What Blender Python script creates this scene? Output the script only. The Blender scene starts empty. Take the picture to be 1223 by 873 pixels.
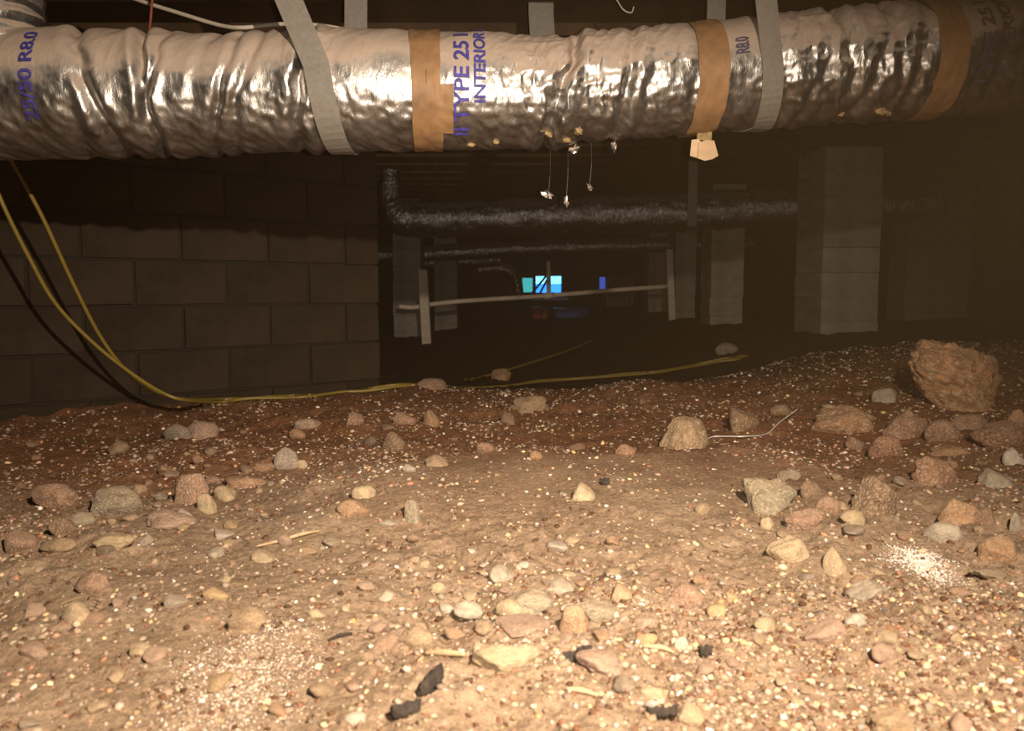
import bpy, bmesh, math, random
import numpy as np
from mathutils import Vector, Matrix, Euler

# ------------------------------------------------------------------ scene, camera, light
sc = bpy.context.scene
COL = sc.collection
random.seed(7)
RNG = np.random.default_rng(11)
W, H, F = 1223.0, 873.0, 950.0
CAMZ = 0.5
PITCH = math.atan(86.5 / F)

cam_d = bpy.data.cameras.new('camera')
cam = bpy.data.objects.new('camera', cam_d)
COL.objects.link(cam)
cam.location = (0, 0, CAMZ)
cam.rotation_euler = (math.pi / 2 - PITCH, 0, 0)
cam_d.sensor_width = 36.0
cam_d.lens = F / W * 36.0
cam_d.clip_start = 0.02
cam_d.clip_end = 60
cam_d.dof.use_dof = True
cam_d.dof.focus_distance = 2.5
cam_d.dof.aperture_fstop = 5.6
sc.camera = cam

world = bpy.data.worlds.new('world')
sc.world = world
world.use_nodes = True
world.node_tree.nodes['Background'].inputs[0].default_value = (0.05, 0.16, 0.4, 1)
world.node_tree.nodes['Background'].inputs[1].default_value = 0.02
# thin scattering haze added to lift the blacks like lens glare
_vol = world.node_tree.nodes.new('ShaderNodeVolumeScatter')
_vol.inputs['Density'].default_value = 0.0015
_vol.inputs['Color'].default_value = (1.0, 0.66, 0.34, 1)
world.node_tree.links.new(_vol.outputs[0], world.node_tree.nodes['World Output'].inputs['Volume'])

def add_light(name, kind, loc, target, energy, color, **kw):
    l = bpy.data.lights.new(name, kind)
    l.energy = energy
    l.color = color
    for k, v in kw.items():
        setattr(l, k, v)
    o = bpy.data.objects.new(name, l)
    COL.objects.link(o)
    o.location = loc
    o.rotation_euler = (Vector(target) - Vector(loc)).to_track_quat('-Z', 'Y').to_euler()
    return o

# the head torch of whoever took the picture, held above and beside the lens
add_light('head_torch', 'SPOT', (0.42, -0.05, CAMZ + 0.64), (-0.22, 1.25, 0.0), 425.0, (1.0, 0.83, 0.645),
          spot_size=math.radians(132), spot_blend=1.0, shadow_soft_size=0.02)
# fill spot added beside the lens to lift the far piers, pipe and wall
add_light('lens_fill', 'SPOT', (0.05, 0.02, CAMZ + 0.01), (0.0, 5.0, 0.30), 135.0, (1.0, 0.87, 0.72),
          spot_size=math.radians(68), spot_blend=1.0, shadow_soft_size=0.006)

vs = sc.view_settings
vs.view_transform = 'Standard'
vs.look = 'None'
vs.gamma = 1.0
vs.exposure = 0.0
vs.use_curve_mapping = False
try:
    sc.cycles.use_denoising = True
except Exception:
    pass

# ------------------------------------------------------------------ helpers: projection, noise
CP, SP = math.cos(PITCH), math.sin(PITCH)

def ray(px, py):
    cx, cy = (px - W / 2) / F, (H / 2 - py) / F
    d = Vector((cx, CP + cy * SP, -SP + cy * CP))
    return d / d.y

def at(px, py, depth):
    """the point of the place seen at photo position px, py at a distance of depth metres ahead"""
    d = ray(px, py)
    return Vector((d.x * depth, depth, CAMZ + d.z * depth))

def _h(ix, iy, seed):
    n = (ix.astype(np.int64) * 374761393 + iy.astype(np.int64) * 668265263 + seed * 1274126177) & 0xFFFFFFFF
    n = ((n ^ (n >> 13)) * 1274126177) & 0xFFFFFFFF
    n = n ^ (n >> 16)
    return (n & 0xFFFFFF) / float(0xFFFFFF) * 2 - 1

def vnoise(x, y, seed=0):
    x = np.asarray(x, float); y = np.asarray(y, float)
    ix, iy = np.floor(x), np.floor(y)
    fx, fy = x - ix, y - iy
    ux, uy = fx * fx * fx * (fx * (fx * 6 - 15) + 10), fy * fy * fy * (fy * (fy * 6 - 15) + 10)
    a, b = _h(ix, iy, seed), _h(ix + 1, iy, seed)
    c, d = _h(ix, iy + 1, seed), _h(ix + 1, iy + 1, seed)
    return (a * (1 - ux) + b * ux) * (1 - uy) + (c * (1 - ux) + d * ux) * uy

def fbm(x, y, seed=0, octv=4, gain=0.5):
    t, amp = 0, 1.0
    for i in range(octv):
        t = t + amp * vnoise(x * 2 ** i, y * 2 ** i, seed + i * 17)
        amp *= gain
    return t

def sstep(a, b, v):
    t = np.clip((np.asarray(v, float) - a) / (b - a), 0, 1)
    return t * t * (3 - 2 * t)

def base_ground(x, y):
    x = np.asarray(x, float); y = np.asarray(y, float)
    z = 0.22 * sstep(0.2, 2.4, x) * sstep(1.2, 4.2, y)
    z = z + 0.035 * np.exp(-((y - 2.05) / 0.42) ** 2) * np.exp(-((x - 0.12) / 0.75) ** 2)      # smooth low mound
    z = z + 0.045 * np.exp(-((y - 3.65) / 0.55) ** 2) * (1 - 0.5 * sstep(0.8, 2.2, x))         # crest
    z = z - 0.09 * sstep(3.8, 4.8, y) * (1 - sstep(6.0, 8.5, y)) * (1 - sstep(0.9, 1.9, x))
    z = z + 0.05 * sstep(8, 12, y)
    z = z - 0.03 * sstep(-0.4, -1.6, x) * sstep(1.0, 2.2, y)
    return z

LEDGES = []     # x stations, y of the brow, height, run towards the viewer
def ledge_height(x, y):
    z = 0.0
    for xs, ys, h, run in LEDGES:
        yl = np.interp(x, xs, ys) + 0.012 * vnoise(x * 14, x * 0 + 3.3, 8)
        fade = sstep(xs[0], xs[0] + 0.12, x) * (1 - sstep(xs[-1] - 0.12, xs[-1], x))
        s = yl - y
        z = z + np.where(s > 0, h * fade * np.exp(-np.maximum(s, 0) / run), 0.0) * (1 - np.exp(-np.maximum(s, 0) / 0.012))
    return z

def ground(x, y):
    x = np.asarray(x, float); y = np.asarray(y, float)
    z = base_ground(x, y) + ledge_height(x, y)
    mound = np.exp(-((y - 2.0) / 0.36) ** 2) * np.exp(-((x - 0.1) / 0.7) ** 2)
    rough = 1 - 0.8 * mound
    rough = rough * (0.55 + 0.45 * sstep(-0.4, 0.5, vnoise(x * 2.1, y * 2.1, 91)))
    z = z + 0.022 * fbm(x * 1.7, y * 1.7, 5, 3)
    z = z + rough * (0.013 * fbm(x * 9, y * 9, 23, 3) + 0.0075 * (0.5 - np.abs(fbm(x * 26, y * 26, 41, 2))) + 0.0034 * vnoise(x * 80, y * 80, 61))
    return z

_T = np.concatenate([np.arange(0.5, 5, 0.02), np.arange(5, 14, 0.06)])
def ground_hit(px, py):
    """where the line of sight through px, py first meets the soil"""
    d = ray(px, py)
    T = _T
    for _ in range(3):
        under = CAMZ + d.z * T < ground(d.x * T, T)
        if not under.any():
            return Vector((d.x * 6, 6, float(ground(d.x * 6, 6))))
        k = int(np.argmax(under))
        T = np.linspace(T[max(k - 1, 0)], T[k], 14)
    t = T[-1]
    return Vector((d.x * t, t, float(ground(d.x * t, t))))

_new = []
for pix, h, run in (([(330, 584), (400, 576), (470, 566), (520, 556), (600, 549), (660, 550), (740, 553), (820, 549), (900, 540), (960, 538)], 0.034, 0.32),
                    ([(520, 512), (570, 508), (620, 510), (680, 520)], 0.014, 0.2),
                    ([(150, 728), (200, 722), (240, 712), (275, 728), (320, 722)], 0.012, 0.12),
                    ([(0, 812), (40, 806), (80, 792), (110, 780)], 0.014, 0.15),
                    ([(1000, 552), (1060, 545), (1110, 552), (1160, 575), (1223, 590)], 0.018, 0.2),
                    ([(560, 772), (620, 762), (690, 760), (740, 770)], 0.012, 0.12)):
    pts = sorted((p.x, p.y) for p in (ground_hit(x, y) for x, y in pix))
    _new.append((np.array([p[0] for p in pts]), np.array([p[1] for p in pts]), h, run))
LEDGES.extend(_new)

# ------------------------------------------------------------------ helpers: objects
def tag(o, label=None, cat=None, group=None, kind=None):
    if label: o['label'] = label
    if cat: o['category'] = cat
    if group: o['group'] = group
    if kind: o['kind'] = kind
    return o

def link(name, me, m=None, parent=None, smooth=True):
    o = bpy.data.objects.new(name, me)
    COL.objects.link(o)
    if m is not None and len(me.materials) == 0:
        me.materials.append(m)
    if smooth and len(me.polygons):
        me.polygons.foreach_set('use_smooth', np.ones(len(me.polygons), bool))
    if parent: o.parent = parent
    return o

def empty(name, loc=(0, 0, 0)):
    o = bpy.data.objects.new(name, None)
    COL.objects.link(o)
    o.location = loc
    o.empty_display_size = 0.1
    return o

def mesh_from(name, verts, faces):
    me = bpy.data.meshes.new(name)
    me.from_pydata([tuple(v) for v in verts], [], [tuple(f) for f in faces])
    me.update()
    return me

def grid_mesh(name, P, wrap_u=False, wrap_v=False):
    """P: array (nu, nv, 3)"""
    nu, nv = P.shape[:2]
    me = bpy.data.meshes.new(name)
    iu = np.arange(nu if wrap_u else nu - 1); iv = np.arange(nv if wrap_v else nv - 1)
    A, B = np.meshgrid(iu, iv, indexing='ij')
    A2, B2 = (A + 1) % nu, (B + 1) % nv
    q = np.stack([A * nv + B, A2 * nv + B, A2 * nv + B2, A * nv + B2], -1).reshape(-1, 4)
    me.vertices.add(nu * nv)
    me.vertices.foreach_set('co', P.reshape(-1).astype(np.float32))
    me.loops.add(q.size)
    me.loops.foreach_set('vertex_index', q.reshape(-1).astype(np.int32))
    me.polygons.add(len(q))
    me.polygons.foreach_set('loop_start', (np.arange(len(q)) * 4).astype(np.int32))
    me.update(calc_edges=True)
    me.validate()
    return me

def catmull(pts, per=8):
    P = [Vector(p) for p in pts]
    P = [P[0] * 2 - P[1]] + P + [P[-1] * 2 - P[-2]]
    out = []
    for i in range(1, len(P) - 2):
        a, b, c, d = P[i - 1], P[i], P[i + 1], P[i + 2]
        for k in range(per):
            t = k / per
            out.append(0.5 * ((2 * b) + (c - a) * t + (2 * a - 5 * b + 4 * c - d) * t * t + (3 * b - a - 3 * c + d) * t ** 3))
    out.append(P[-2].copy())
    return out

def tube_mesh(name, pts, rad, n=10, caps=True, noise=None):
    """rad: number or list; noise(i, theta) -> factor"""
    pts = [Vector(p) for p in pts]
    if not hasattr(rad, '__len__'): rad = [rad] * len(pts)
    t0 = (pts[1] - pts[0]).normalized()
    ref = Vector((0, 0, 1)) if abs(t0.z) < 0.9 else Vector((1, 0, 0))
    u = t0.cross(ref).normalized()
    verts, faces = [], []
    for i, p in enumerate(pts):
        t = (pts[min(i + 1, len(pts) - 1)] - pts[max(i - 1, 0)]).normalized()
        u = (u - t * u.dot(t)).normalized()
        v = t.cross(u)
        for k in range(n):
            a = 2 * math.pi * k / n
            r = rad[i] * (noise(i, a) if noise else 1)
            verts.append(p + (u * math.cos(a) + v * math.sin(a)) * r)
    for i in range(len(pts) - 1):
        for k in range(n):
            k2 = (k + 1) % n
            faces.append((i * n + k, i * n + k2, (i + 1) * n + k2, (i + 1) * n + k))
    if caps:
        faces.append(tuple(range(n))[::-1])
        faces.append(tuple((len(pts) - 1) * n + k for k in range(n)))
    return mesh_from(name, verts, faces)

def strip_mesh(name, pts, wdirs, width, thick):
    """flat band following pts; wdirs: width direction per point"""
    verts, faces = [], []
    n = len(pts)
    for i in range(n):
        t = (pts[min(i + 1, n - 1)] - pts[max(i - 1, 0)]).normalized()
        w = wdirs[i]
        w = (w - t * w.dot(t)).normalized()
        nn = t.cross(w).normalized()
        ww = width[i] if hasattr(width, '__len__') else width
        for sx, sy in ((-1, -1), (1, -1), (1, 1), (-1, 1)):
            verts.append(pts[i] + w * (ww / 2 * sx) + nn * (thick / 2 * sy))
    for i in range(n - 1):
        for k in range(4):
            k2 = (k + 1) % 4
            faces.append((i * 4 + k, i * 4 + k2, (i + 1) * 4 + k2, (i + 1) * 4 + k))
    faces += [(3, 2, 1, 0), tuple((n - 1) * 4 + k for k in range(4))]
    return mesh_from(name, verts, faces)

def box_mesh(name, sx, sy, sz, bevel=0.0, jitter=0.0, segs=2):
    bm = bmesh.new()
    bmesh.ops.create_cube(bm, size=1)
    for v in bm.verts:
        v.co = Vector((v.co.x * sx, v.co.y * sy, (v.co.z + 0.5) * sz))
        if jitter:
            v.co += Vector((random.uniform(-jitter, jitter) for _ in range(3)))
    if bevel:
        bmesh.ops.bevel(bm, geom=list(bm.edges), offset=bevel, segments=segs, affect='EDGES', profile=0.6)
    me = bpy.data.meshes.new(name)
    bm.to_mesh(me); bm.free()
    return me

# ------------------------------------------------------------------ materials
class NT:
    def __init__(s, name):
        s.m = bpy.data.materials.new(name); s.m.use_nodes = True
        s.t = s.m.node_tree
        s.p = s.t.nodes['Principled BSDF']
    def n(s, kind, **kw):
        nd = s.t.nodes.new(kind)
        for k, v in kw.items():
            setattr(nd, k, v)
        return nd
    def l(s, a, b): s.t.links.new(a, b)
    def setp(s, **kw):
        for k, v in kw.items(): s.p.inputs[k.replace('_', ' ')].default_value = v
    def coord(s, out='Object'): return s.n('ShaderNodeTexCoord').outputs[out]
    def noise(s, vec, scale, detail=4, rough=0.55, dist=0.0):
        nd = s.n('ShaderNodeTexNoise')
        nd.inputs['Scale'].default_value = scale; nd.inputs['Detail'].default_value = detail
        nd.inputs['Roughness'].default_value = rough; nd.inputs['Distortion'].default_value = dist
        s.l(vec, nd.inputs['Vector'])
        return nd.outputs['Fac']
    def ramp(s, fac, stops):
        nd = s.n('ShaderNodeValToRGB')
        el = nd.color_ramp.elements
        while len(el) > 1: el.remove(el[-1])
        el[0].position = stops[0][0]; el[0].color = (*stops[0][1], 1)
        for p, c in stops[1:]:
            e = el.new(p); e.color = (*c, 1)
        s.l(fac, nd.inputs['Fac'])
        return nd.outputs['Color']
    def mix(s, fac, a, b, blend='MIX'):
        nd = s.n('ShaderNodeMix', data_type='RGBA', blend_type=blend)
        for sock, v in ((nd.inputs[0], fac), (nd.inputs[6], a), (nd.inputs[7], b)):
            if hasattr(v, 'is_linked'): s.l(v, sock)
            elif isinstance(v, (int, float)): sock.default_value = v
            else: sock.default_value = (*v, 1)
        return nd.outputs[2]
    def bump(s, height, strength=0.3, dist=0.01):
        nd = s.n('ShaderNodeBump')
        nd.inputs['Strength'].default_value = strength; nd.inputs['Distance'].default_value = dist
        s.l(height, nd.inputs['Height'])
        s.l(nd.outputs[0], s.p.inputs['Normal'])
    def color(s, c): s.l(c, s.p.inputs['Base Color'])

G3 = lambda v: (v, v, v)

def simple(name, col, rough=0.7, metal=0.0, var=0.25, scale=30, bump=0.15, spec=0.3):
    t = NT(name)
    c = t.coord()
    f = t.noise(c, scale, 5, 0.6)
    dark = tuple(v * (1 - var) for v in col); light = tuple(min(1, v * (1 + var)) for v in col)
    t.color(t.ramp(f, [(0.3, dark), (0.7, light)]))
    t.setp(Roughness=rough, Metallic=metal, Specular_IOR_Level=spec)
    if bump: t.bump(t.noise(c, scale * 3, 4), bump, 0.004)
    return t.m

def soil_material():
    t = NT('soil')
    c = t.coord()
    big = t.noise(c, 1.1, 3, 0.5)
    mid = t.noise(c, 7, 5, 0.6)
    fine = t.noise(c, 90, 5, 0.7)
    sep = t.n('ShaderNodeSeparateXYZ'); t.l(c, sep.inputs[0])
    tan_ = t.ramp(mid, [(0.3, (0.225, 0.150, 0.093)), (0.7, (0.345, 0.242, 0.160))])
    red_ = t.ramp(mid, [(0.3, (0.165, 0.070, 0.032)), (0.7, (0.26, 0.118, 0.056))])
    crest_shade = t.ramp(mid, [(0.3, (0.040, 0.022, 0.011)), (0.7, (0.070, 0.036, 0.016))])
    # dusty topsoil in front, red clay behind the mound, shade beyond the crest painted dark
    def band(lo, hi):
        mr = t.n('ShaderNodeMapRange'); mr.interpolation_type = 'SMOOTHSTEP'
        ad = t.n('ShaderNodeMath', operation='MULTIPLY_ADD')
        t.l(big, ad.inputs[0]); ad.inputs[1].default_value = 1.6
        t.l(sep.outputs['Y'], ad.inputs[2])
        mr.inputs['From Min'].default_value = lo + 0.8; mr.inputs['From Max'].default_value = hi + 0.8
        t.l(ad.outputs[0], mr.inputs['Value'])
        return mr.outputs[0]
    col = t.mix(band(1.4, 2.7), tan_, red_)  # red clay, brought nearer to paint in the torch's falloff too
    col = t.mix(band(3.3, 4.4), col, crest_shade)
    speck = t.ramp(fine, [(0.28, G3(0.55)), (0.5, G3(1.0)), (0.72, G3(1.35))])
    col = t.mix(1.0, col, speck, 'MULTIPLY')
    # pale crushed grit
    vor = t.n('ShaderNodeTexVoronoi'); vor.inputs['Scale'].default_value = 160
    t.l(c, vor.inputs['Vector'])
    grit = t.ramp(vor.outputs['Distance'], [(0.16, G3(1)), (0.24, G3(0))])
    gsel = t.ramp(vor.outputs['Color'], [(0.62, G3(0)), (0.7, G3(1))])
    gm = t.mix(1.0, grit, gsel, 'MULTIPLY')
    patch = t.ramp(t.noise(c, 4.5, 3), [(0.36, G3(0.0)), (0.6, G3(0.75))])
    gm = t.mix(1.0, gm, patch, 'MULTIPLY')
    col = t.mix(gm, col, (0.60, 0.45, 0.29))
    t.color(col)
    t.setp(Roughness=0.95, Specular_IOR_Level=0.15)
    gr2 = t.noise(c, 260, 4, 0.7)
    hs = t.n('ShaderNodeMath', operation='MULTIPLY_ADD'); t.l(gr2, hs.inputs[0]); hs.inputs[1].default_value = 0.35; t.l(fine, hs.inputs[2])
    t.bump(hs.outputs[0], 0.85, 0.010)
    return t.m

def stone_material(name, rough=0.85):
    t = NT(name)
    oi = t.n('ShaderNodeObjectInfo')
    c = t.coord('Object')
    add = t.n('ShaderNodeVectorMath', operation='ADD'); t.l(c, add.inputs[0]); t.l(oi.outputs['Random'], add.inputs[1])
    f = t.noise(add.outputs[0], 2.2, 6, 0.62, 0.4)
    g = t.noise(add.outputs[0], 9, 5, 0.65)
    k = t.ramp(f, [(0.28, G3(0.55)), (0.5, G3(1.0)), (0.66, (1.35, 1.32, 1.28))])
    col = t.mix(1.0, oi.outputs['Color'], k, 'MULTIPLY')
    pale = t.ramp(g, [(0.50, G3(0)), (0.64, G3(0.75))])
    col = t.mix(pale, col, (0.62, 0.50, 0.36))
    geo = t.n('ShaderNodeNewGeometry')
    sp = t.n('ShaderNodeSeparateXYZ'); t.l(geo.outputs['Normal'], sp.inputs[0])
    ma = t.n('ShaderNodeMath', operation='MULTIPLY_ADD'); t.l(f, ma.inputs[0]); ma.inputs[1].default_value = 0.8; t.l(sp.outputs['Z'], ma.inputs[2])
    dm = t.n('ShaderNodeMapRange'); dm.inputs['From Min'].default_value = 0.7; dm.inputs['From Max'].default_value = 1.4; dm.inputs['To Min'].default_value = 0.08; dm.inputs['To Max'].default_value = 0.46
    t.l(ma.outputs[0], dm.inputs['Value'])
    col = t.mix(dm.outputs[0], col, (0.34, 0.215, 0.13))
    t.color(col)
    t.setp(Roughness=rough, Specular_IOR_Level=0.25)
    t.bump(g, 0.6, 0.06)
    return t.m

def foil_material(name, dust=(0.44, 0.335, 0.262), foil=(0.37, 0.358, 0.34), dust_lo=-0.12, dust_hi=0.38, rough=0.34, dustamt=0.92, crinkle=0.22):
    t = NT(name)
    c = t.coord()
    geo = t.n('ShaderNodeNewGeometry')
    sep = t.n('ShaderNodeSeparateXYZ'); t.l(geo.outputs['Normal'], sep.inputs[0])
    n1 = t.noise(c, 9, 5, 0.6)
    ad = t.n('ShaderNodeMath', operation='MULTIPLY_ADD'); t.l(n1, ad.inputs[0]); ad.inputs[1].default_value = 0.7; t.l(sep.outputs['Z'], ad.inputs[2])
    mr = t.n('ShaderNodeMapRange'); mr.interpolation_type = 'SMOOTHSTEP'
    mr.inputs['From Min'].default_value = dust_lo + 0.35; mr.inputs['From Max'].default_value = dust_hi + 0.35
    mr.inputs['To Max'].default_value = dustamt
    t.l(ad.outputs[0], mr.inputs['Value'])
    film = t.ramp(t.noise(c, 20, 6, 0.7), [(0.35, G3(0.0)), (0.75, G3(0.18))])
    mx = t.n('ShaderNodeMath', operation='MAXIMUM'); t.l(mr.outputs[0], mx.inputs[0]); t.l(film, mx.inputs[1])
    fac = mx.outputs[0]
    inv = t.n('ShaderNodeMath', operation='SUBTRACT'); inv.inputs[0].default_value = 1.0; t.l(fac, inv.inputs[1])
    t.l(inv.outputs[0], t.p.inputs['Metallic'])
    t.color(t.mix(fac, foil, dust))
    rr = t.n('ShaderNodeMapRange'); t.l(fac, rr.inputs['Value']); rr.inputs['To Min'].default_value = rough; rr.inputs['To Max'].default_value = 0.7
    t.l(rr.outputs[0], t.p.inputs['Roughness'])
    # fine foil crinkle: stretched round the duct
    mp = t.n('ShaderNodeMapping'); mp.inputs['Scale'].default_value = (1.6, 0.7, 0.7); t.l(c, mp.inputs['Vector'])
    b1 = t.noise(mp.outputs[0], 38, 5, 0.62, 0.6)
    t.bump(b1, crinkle, 0.012)
    return t.m

M = {}
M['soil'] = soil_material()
M['stone'] = stone_material('stone_mineral')
M['foil'] = foil_material('dusty_foil')
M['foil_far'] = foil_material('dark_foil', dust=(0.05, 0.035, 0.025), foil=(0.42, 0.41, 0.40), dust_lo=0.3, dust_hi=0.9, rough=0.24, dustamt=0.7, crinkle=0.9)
M['tape'] = simple('brown_tape', (0.26, 0.145, 0.068), 0.55, 0, 0.25, 14, 0.12)
M['ink'] = simple('blue_ink', (0.055, 0.045, 0.26), 0.55, 0, 0.3, 60, 0.0)
M['ink_dark'] = simple('faded_ink', (0.07, 0.06, 0.12), 0.6, 0, 0.3, 60, 0.0)
M['strap'] = simple('grey_webbing', (0.19, 0.17, 0.145), 0.7, 0, 0.12, 80, 0.25)
M['insul'] = simple('glass_wool', (0.30, 0.21, 0.10), 0.95, 0, 0.35, 60, 0.5)
M['block'] = None
M['wood'] = simple('old_joist_wood', (0.06, 0.034, 0.017), 0.85, 0, 0.35, 6, 0.2)
M['deck'] = simple('subfloor_board', (0.045, 0.027, 0.015), 0.9, 0, 0.3, 5, 0.2)
M['cord'] = simple('yellow_cord_jacket', (0.21, 0.145, 0.022), 0.45, 0, 0.1, 40, 0.0, 0.5)
M['pvc'] = simple('dusty_pipe_plastic', (0.84, 0.68, 0.53), 0.5, 0, 0.15, 10, 0.1)
M['post'] = simple('pale_stake_wood', (0.70, 0.58, 0.45), 0.8, 0, 0.2, 12, 0.2)
M['cable'] = simple('white_cable_jacket', (0.52, 0.45, 0.36), 0.5, 0, 0.1, 30, 0.0)
M['redwire'] = simple('red_wire_jacket', (0.25, 0.055, 0.025), 0.5, 0, 0.1, 30, 0.0)
M['steel'] = simple('bright_wire_steel', (0.82, 0.80, 0.76), 0.42, 0.45, 0.1, 60, 0.1)
M['darkmetal'] = simple('dark_frame_metal', (0.06, 0.05, 0.045), 0.5, 0.2, 0.2, 20, 0.1)
M['frame'] = simple('pale_frame_paint', (0.17, 0.13, 0.10), 0.6, 0, 0.2, 20, 0.1)
M['redplastic'] = simple('red_plastic', (0.30, 0.02, 0.012), 0.45, 0, 0.1, 20, 0.0)
M['blueplastic'] = simple('blue_plastic', (0.06, 0.13, 0.45), 0.4, 0, 0.15, 15, 0.1)
M['bark'] = simple('dark_bark', (0.035, 0.026, 0.020), 0.85, 0, 0.5, 70, 0.5)
M['twig'] = simple('dry_twig', (0.40, 0.28, 0.16), 0.85, 0, 0.25, 50, 0.3)
M['chalk'] = simple('white_powder', (0.80, 0.76, 0.70), 0.95, 0, 0.1, 60, 0.3)
M['dullwall'] = simple('dark_dirty_concrete', (0.030, 0.021, 0.014), 0.95, 0, 0.3, 4, 0.3)

def block_material(name, col):
    t = NT(name)
    oi = t.n('ShaderNodeObjectInfo')
    c = t.coord()
    a = t.noise(c, 5, 5, 0.6); b = t.noise(c, 120, 4, 0.7)
    k = t.ramp(a, [(0.3, G3(0.7)), (0.7, G3(1.25))])
    tint = t.ramp(oi.outputs['Random'], [(0.0, G3(0.9)), (1.0, G3(1.1))])
    cc = t.mix(1.0, col, k, 'MULTIPLY')
    t.color(t.mix(1.0, cc, tint, 'MULTIPLY'))
    t.setp(Roughness=0.95, Specular_IOR_Level=0.15)
    t.bump(b, 0.5, 0.006)
    return t.m
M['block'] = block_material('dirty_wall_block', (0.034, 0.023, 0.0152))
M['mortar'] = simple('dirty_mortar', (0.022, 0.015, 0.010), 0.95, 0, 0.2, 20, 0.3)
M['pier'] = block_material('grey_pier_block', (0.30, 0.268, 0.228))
M['pier_mortar'] = simple('grey_pier_mortar', (0.26, 0.23, 0.19), 0.95, 0, 0.2, 20, 0.3)

def emit(name, col, s):
    t = NT(name)
    t.setp(Roughness=0.3)
    t.p.inputs['Base Color'].default_value = (*col, 1)
    t.p.inputs['Emission Color'].default_value = (*col, 1)
    t.p.inputs['Emission Strength'].default_value = s
    return t.m

# ------------------------------------------------------------------ the setting: floor
def axis_x():
    half = list(np.arange(0, 1.3, 0.0068))
    v, s = half[-1], 0.0068
    while v < 6.4:
        s *= 1.035; v += s; half.append(v)
    h = np.array(half[1:])
    return np.concatenate([-h[::-1], [0], h])
def axis_y():
    y = [-2.0, -1.4, -0.8, -0.3, 0.1, 0.35, 0.5, 0.6]
    v = 0.62
    while v < 4.3:
        y.append(v); v += 0.0046 * v
    while v < 15:
        y.append(v); v += 0.018 * v
    return np.array(y)
gx, gy = axis_x(), axis_y()
GX, GY = np.meshgrid(gx, gy, indexing='ij')
P = np.stack([GX, GY, ground(GX, GY)], -1)
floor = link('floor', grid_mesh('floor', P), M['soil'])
tag(floor, kind='structure')

# ceiling with joists running across the view
CEIL = CAMZ + 1.03
ceiling = link('ceiling', box_mesh('ceiling', 12.8, 17.2, 0.03), M['deck'], smooth=False)
ceiling.location = (0, 6.4, CEIL + 0.22)
tag(ceiling, kind='structure')
jm = box_mesh('joist', 12.7, 0.045, 0.22, 0.004)
jm.materials.append(M['wood'])
yj = -1.6
while yj < 14.8:
    o = bpy.data.objects.new('joist', jm); COL.objects.link(o)
    o.parent = ceiling
    o.location = (0, yj - 6.4, -0.22)
    yj += 0.41

# block wall on the left side
def block_wall(parent, p0, p1, z0, z1, thick, mb, bw=0.40, bh=0.20, joint=0.010, missing=()):
    d = (p1 - p0); L = d.length; ang = math.atan2(d.y, d.x)
    meshes = {}
    row = 0
    z = z0
    while z < z1 - 0.02:
        hh = min(bh, z1 - z)
        x = -bw / 2 if row % 2 else 0.0
        while x < L - 0.02:
            a, b = max(0, x), min(L, x + bw)
            if b - a > 0.03:
                key = (round(b - a, 3), round(hh, 3), random.randrange(3))
                if key not in meshes:
                    m_ = box_mesh('block', b - a - joint, thick, hh - joint, 0.006, 0.003)
                    m_.materials.append(mb)
                    meshes[key] = m_
                o = bpy.data.objects.new('block', meshes[key]); COL.objects.link(o)
                o.parent = parent
                mid = (a + b) / 2
                off = random.uniform(-0.008, 0.008)
                o.location = (p0.x + math.cos(ang) * mid - math.sin(ang) * off, p0.y + math.sin(ang) * mid + math.cos(ang) * off, z + joint / 2)
                o.rotation_euler = (random.uniform(-.006, .006), random.uniform(-.004, .004), ang + random.uniform(-.008, .008))
            x += bw
        z += bh
        row += 1

wp0, wp1 = Vector((-3.37, 2.11, 0)), Vector((-0.70, 4.20, 0))
dv = (wp1 - wp0)
core = box_mesh('wall_left', dv.length - 0.03, 0.17, CEIL + 0.2 + 0.12)
wall_left = link('wall_left', core, M['mortar'], smooth=False)
nrm = Vector((-dv.y, dv.x, 0)).normalized()
mid = (wp0 + wp1) / 2 + nrm * 0.1
wall_left.location = (mid.x, mid.y, -0.12)
wall_left.rotation_euler = (0, 0, math.atan2(dv.y, dv.x))
tag(wall_left, kind='structure')
holder = wall_left
inv = wall_left.matrix_basis.inverted()
before = set(COL.objects)
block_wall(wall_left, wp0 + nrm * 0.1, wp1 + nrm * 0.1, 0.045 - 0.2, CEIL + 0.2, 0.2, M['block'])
for o in set(COL.objects) - before:
    o.matrix_parent_inverse = inv

def slab_wall(name, loc, sx, sy, sz):
    o = link(name, box_mesh(name, sx, sy, sz), M['dullwall'], smooth=False)
    o.location = loc
    return tag(o, kind='structure')
slab_wall('wall_right', (6.35, 6.4, -0.3), 0.2, 17, 2.05)
slab_wall('wall_back', (0, 14.7, -0.3), 12.5, 0.2, 2.05)

# ------------------------------------------------------------------ main duct
DUCT = [(-330, 40, 190), (-150, 38, 188), (0, 38, 186), (60, 39, 186), (150, 41, 185), (270, 46, 182), (340, 43, 180), (400, 39, 178), (470, 41, 177), (505, 46, 175),
        (540, 42, 176), (600, 47, 175), (655, 51, 173), (700, 42, 167), (760, 39, 163), (830, 34, 158), (900, 24, 150), (960, 18, 146),
        (1030, 12, 142), (1100, 8, 137), (1160, 5, 134), (1223, 2, 130), (1400, -6, 118), (1600, -14, 108)]
_dx = np.array([d[0] for d in DUCT], float); _dt = np.array([d[1] for d in DUCT], float); _db = np.array([d[2] for d in DUCT], float)
def smooth_interp(x, xs, ys):
    x = np.asarray(x, float)
    return (np.interp(x - 14, xs, ys) + np.interp(x, xs, ys) * 2 + np.interp(x + 14, xs, ys)) / 4
def duct_depth(px): return 2.30 + 0.30 * np.asarray(px, float) / 1223.0
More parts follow.
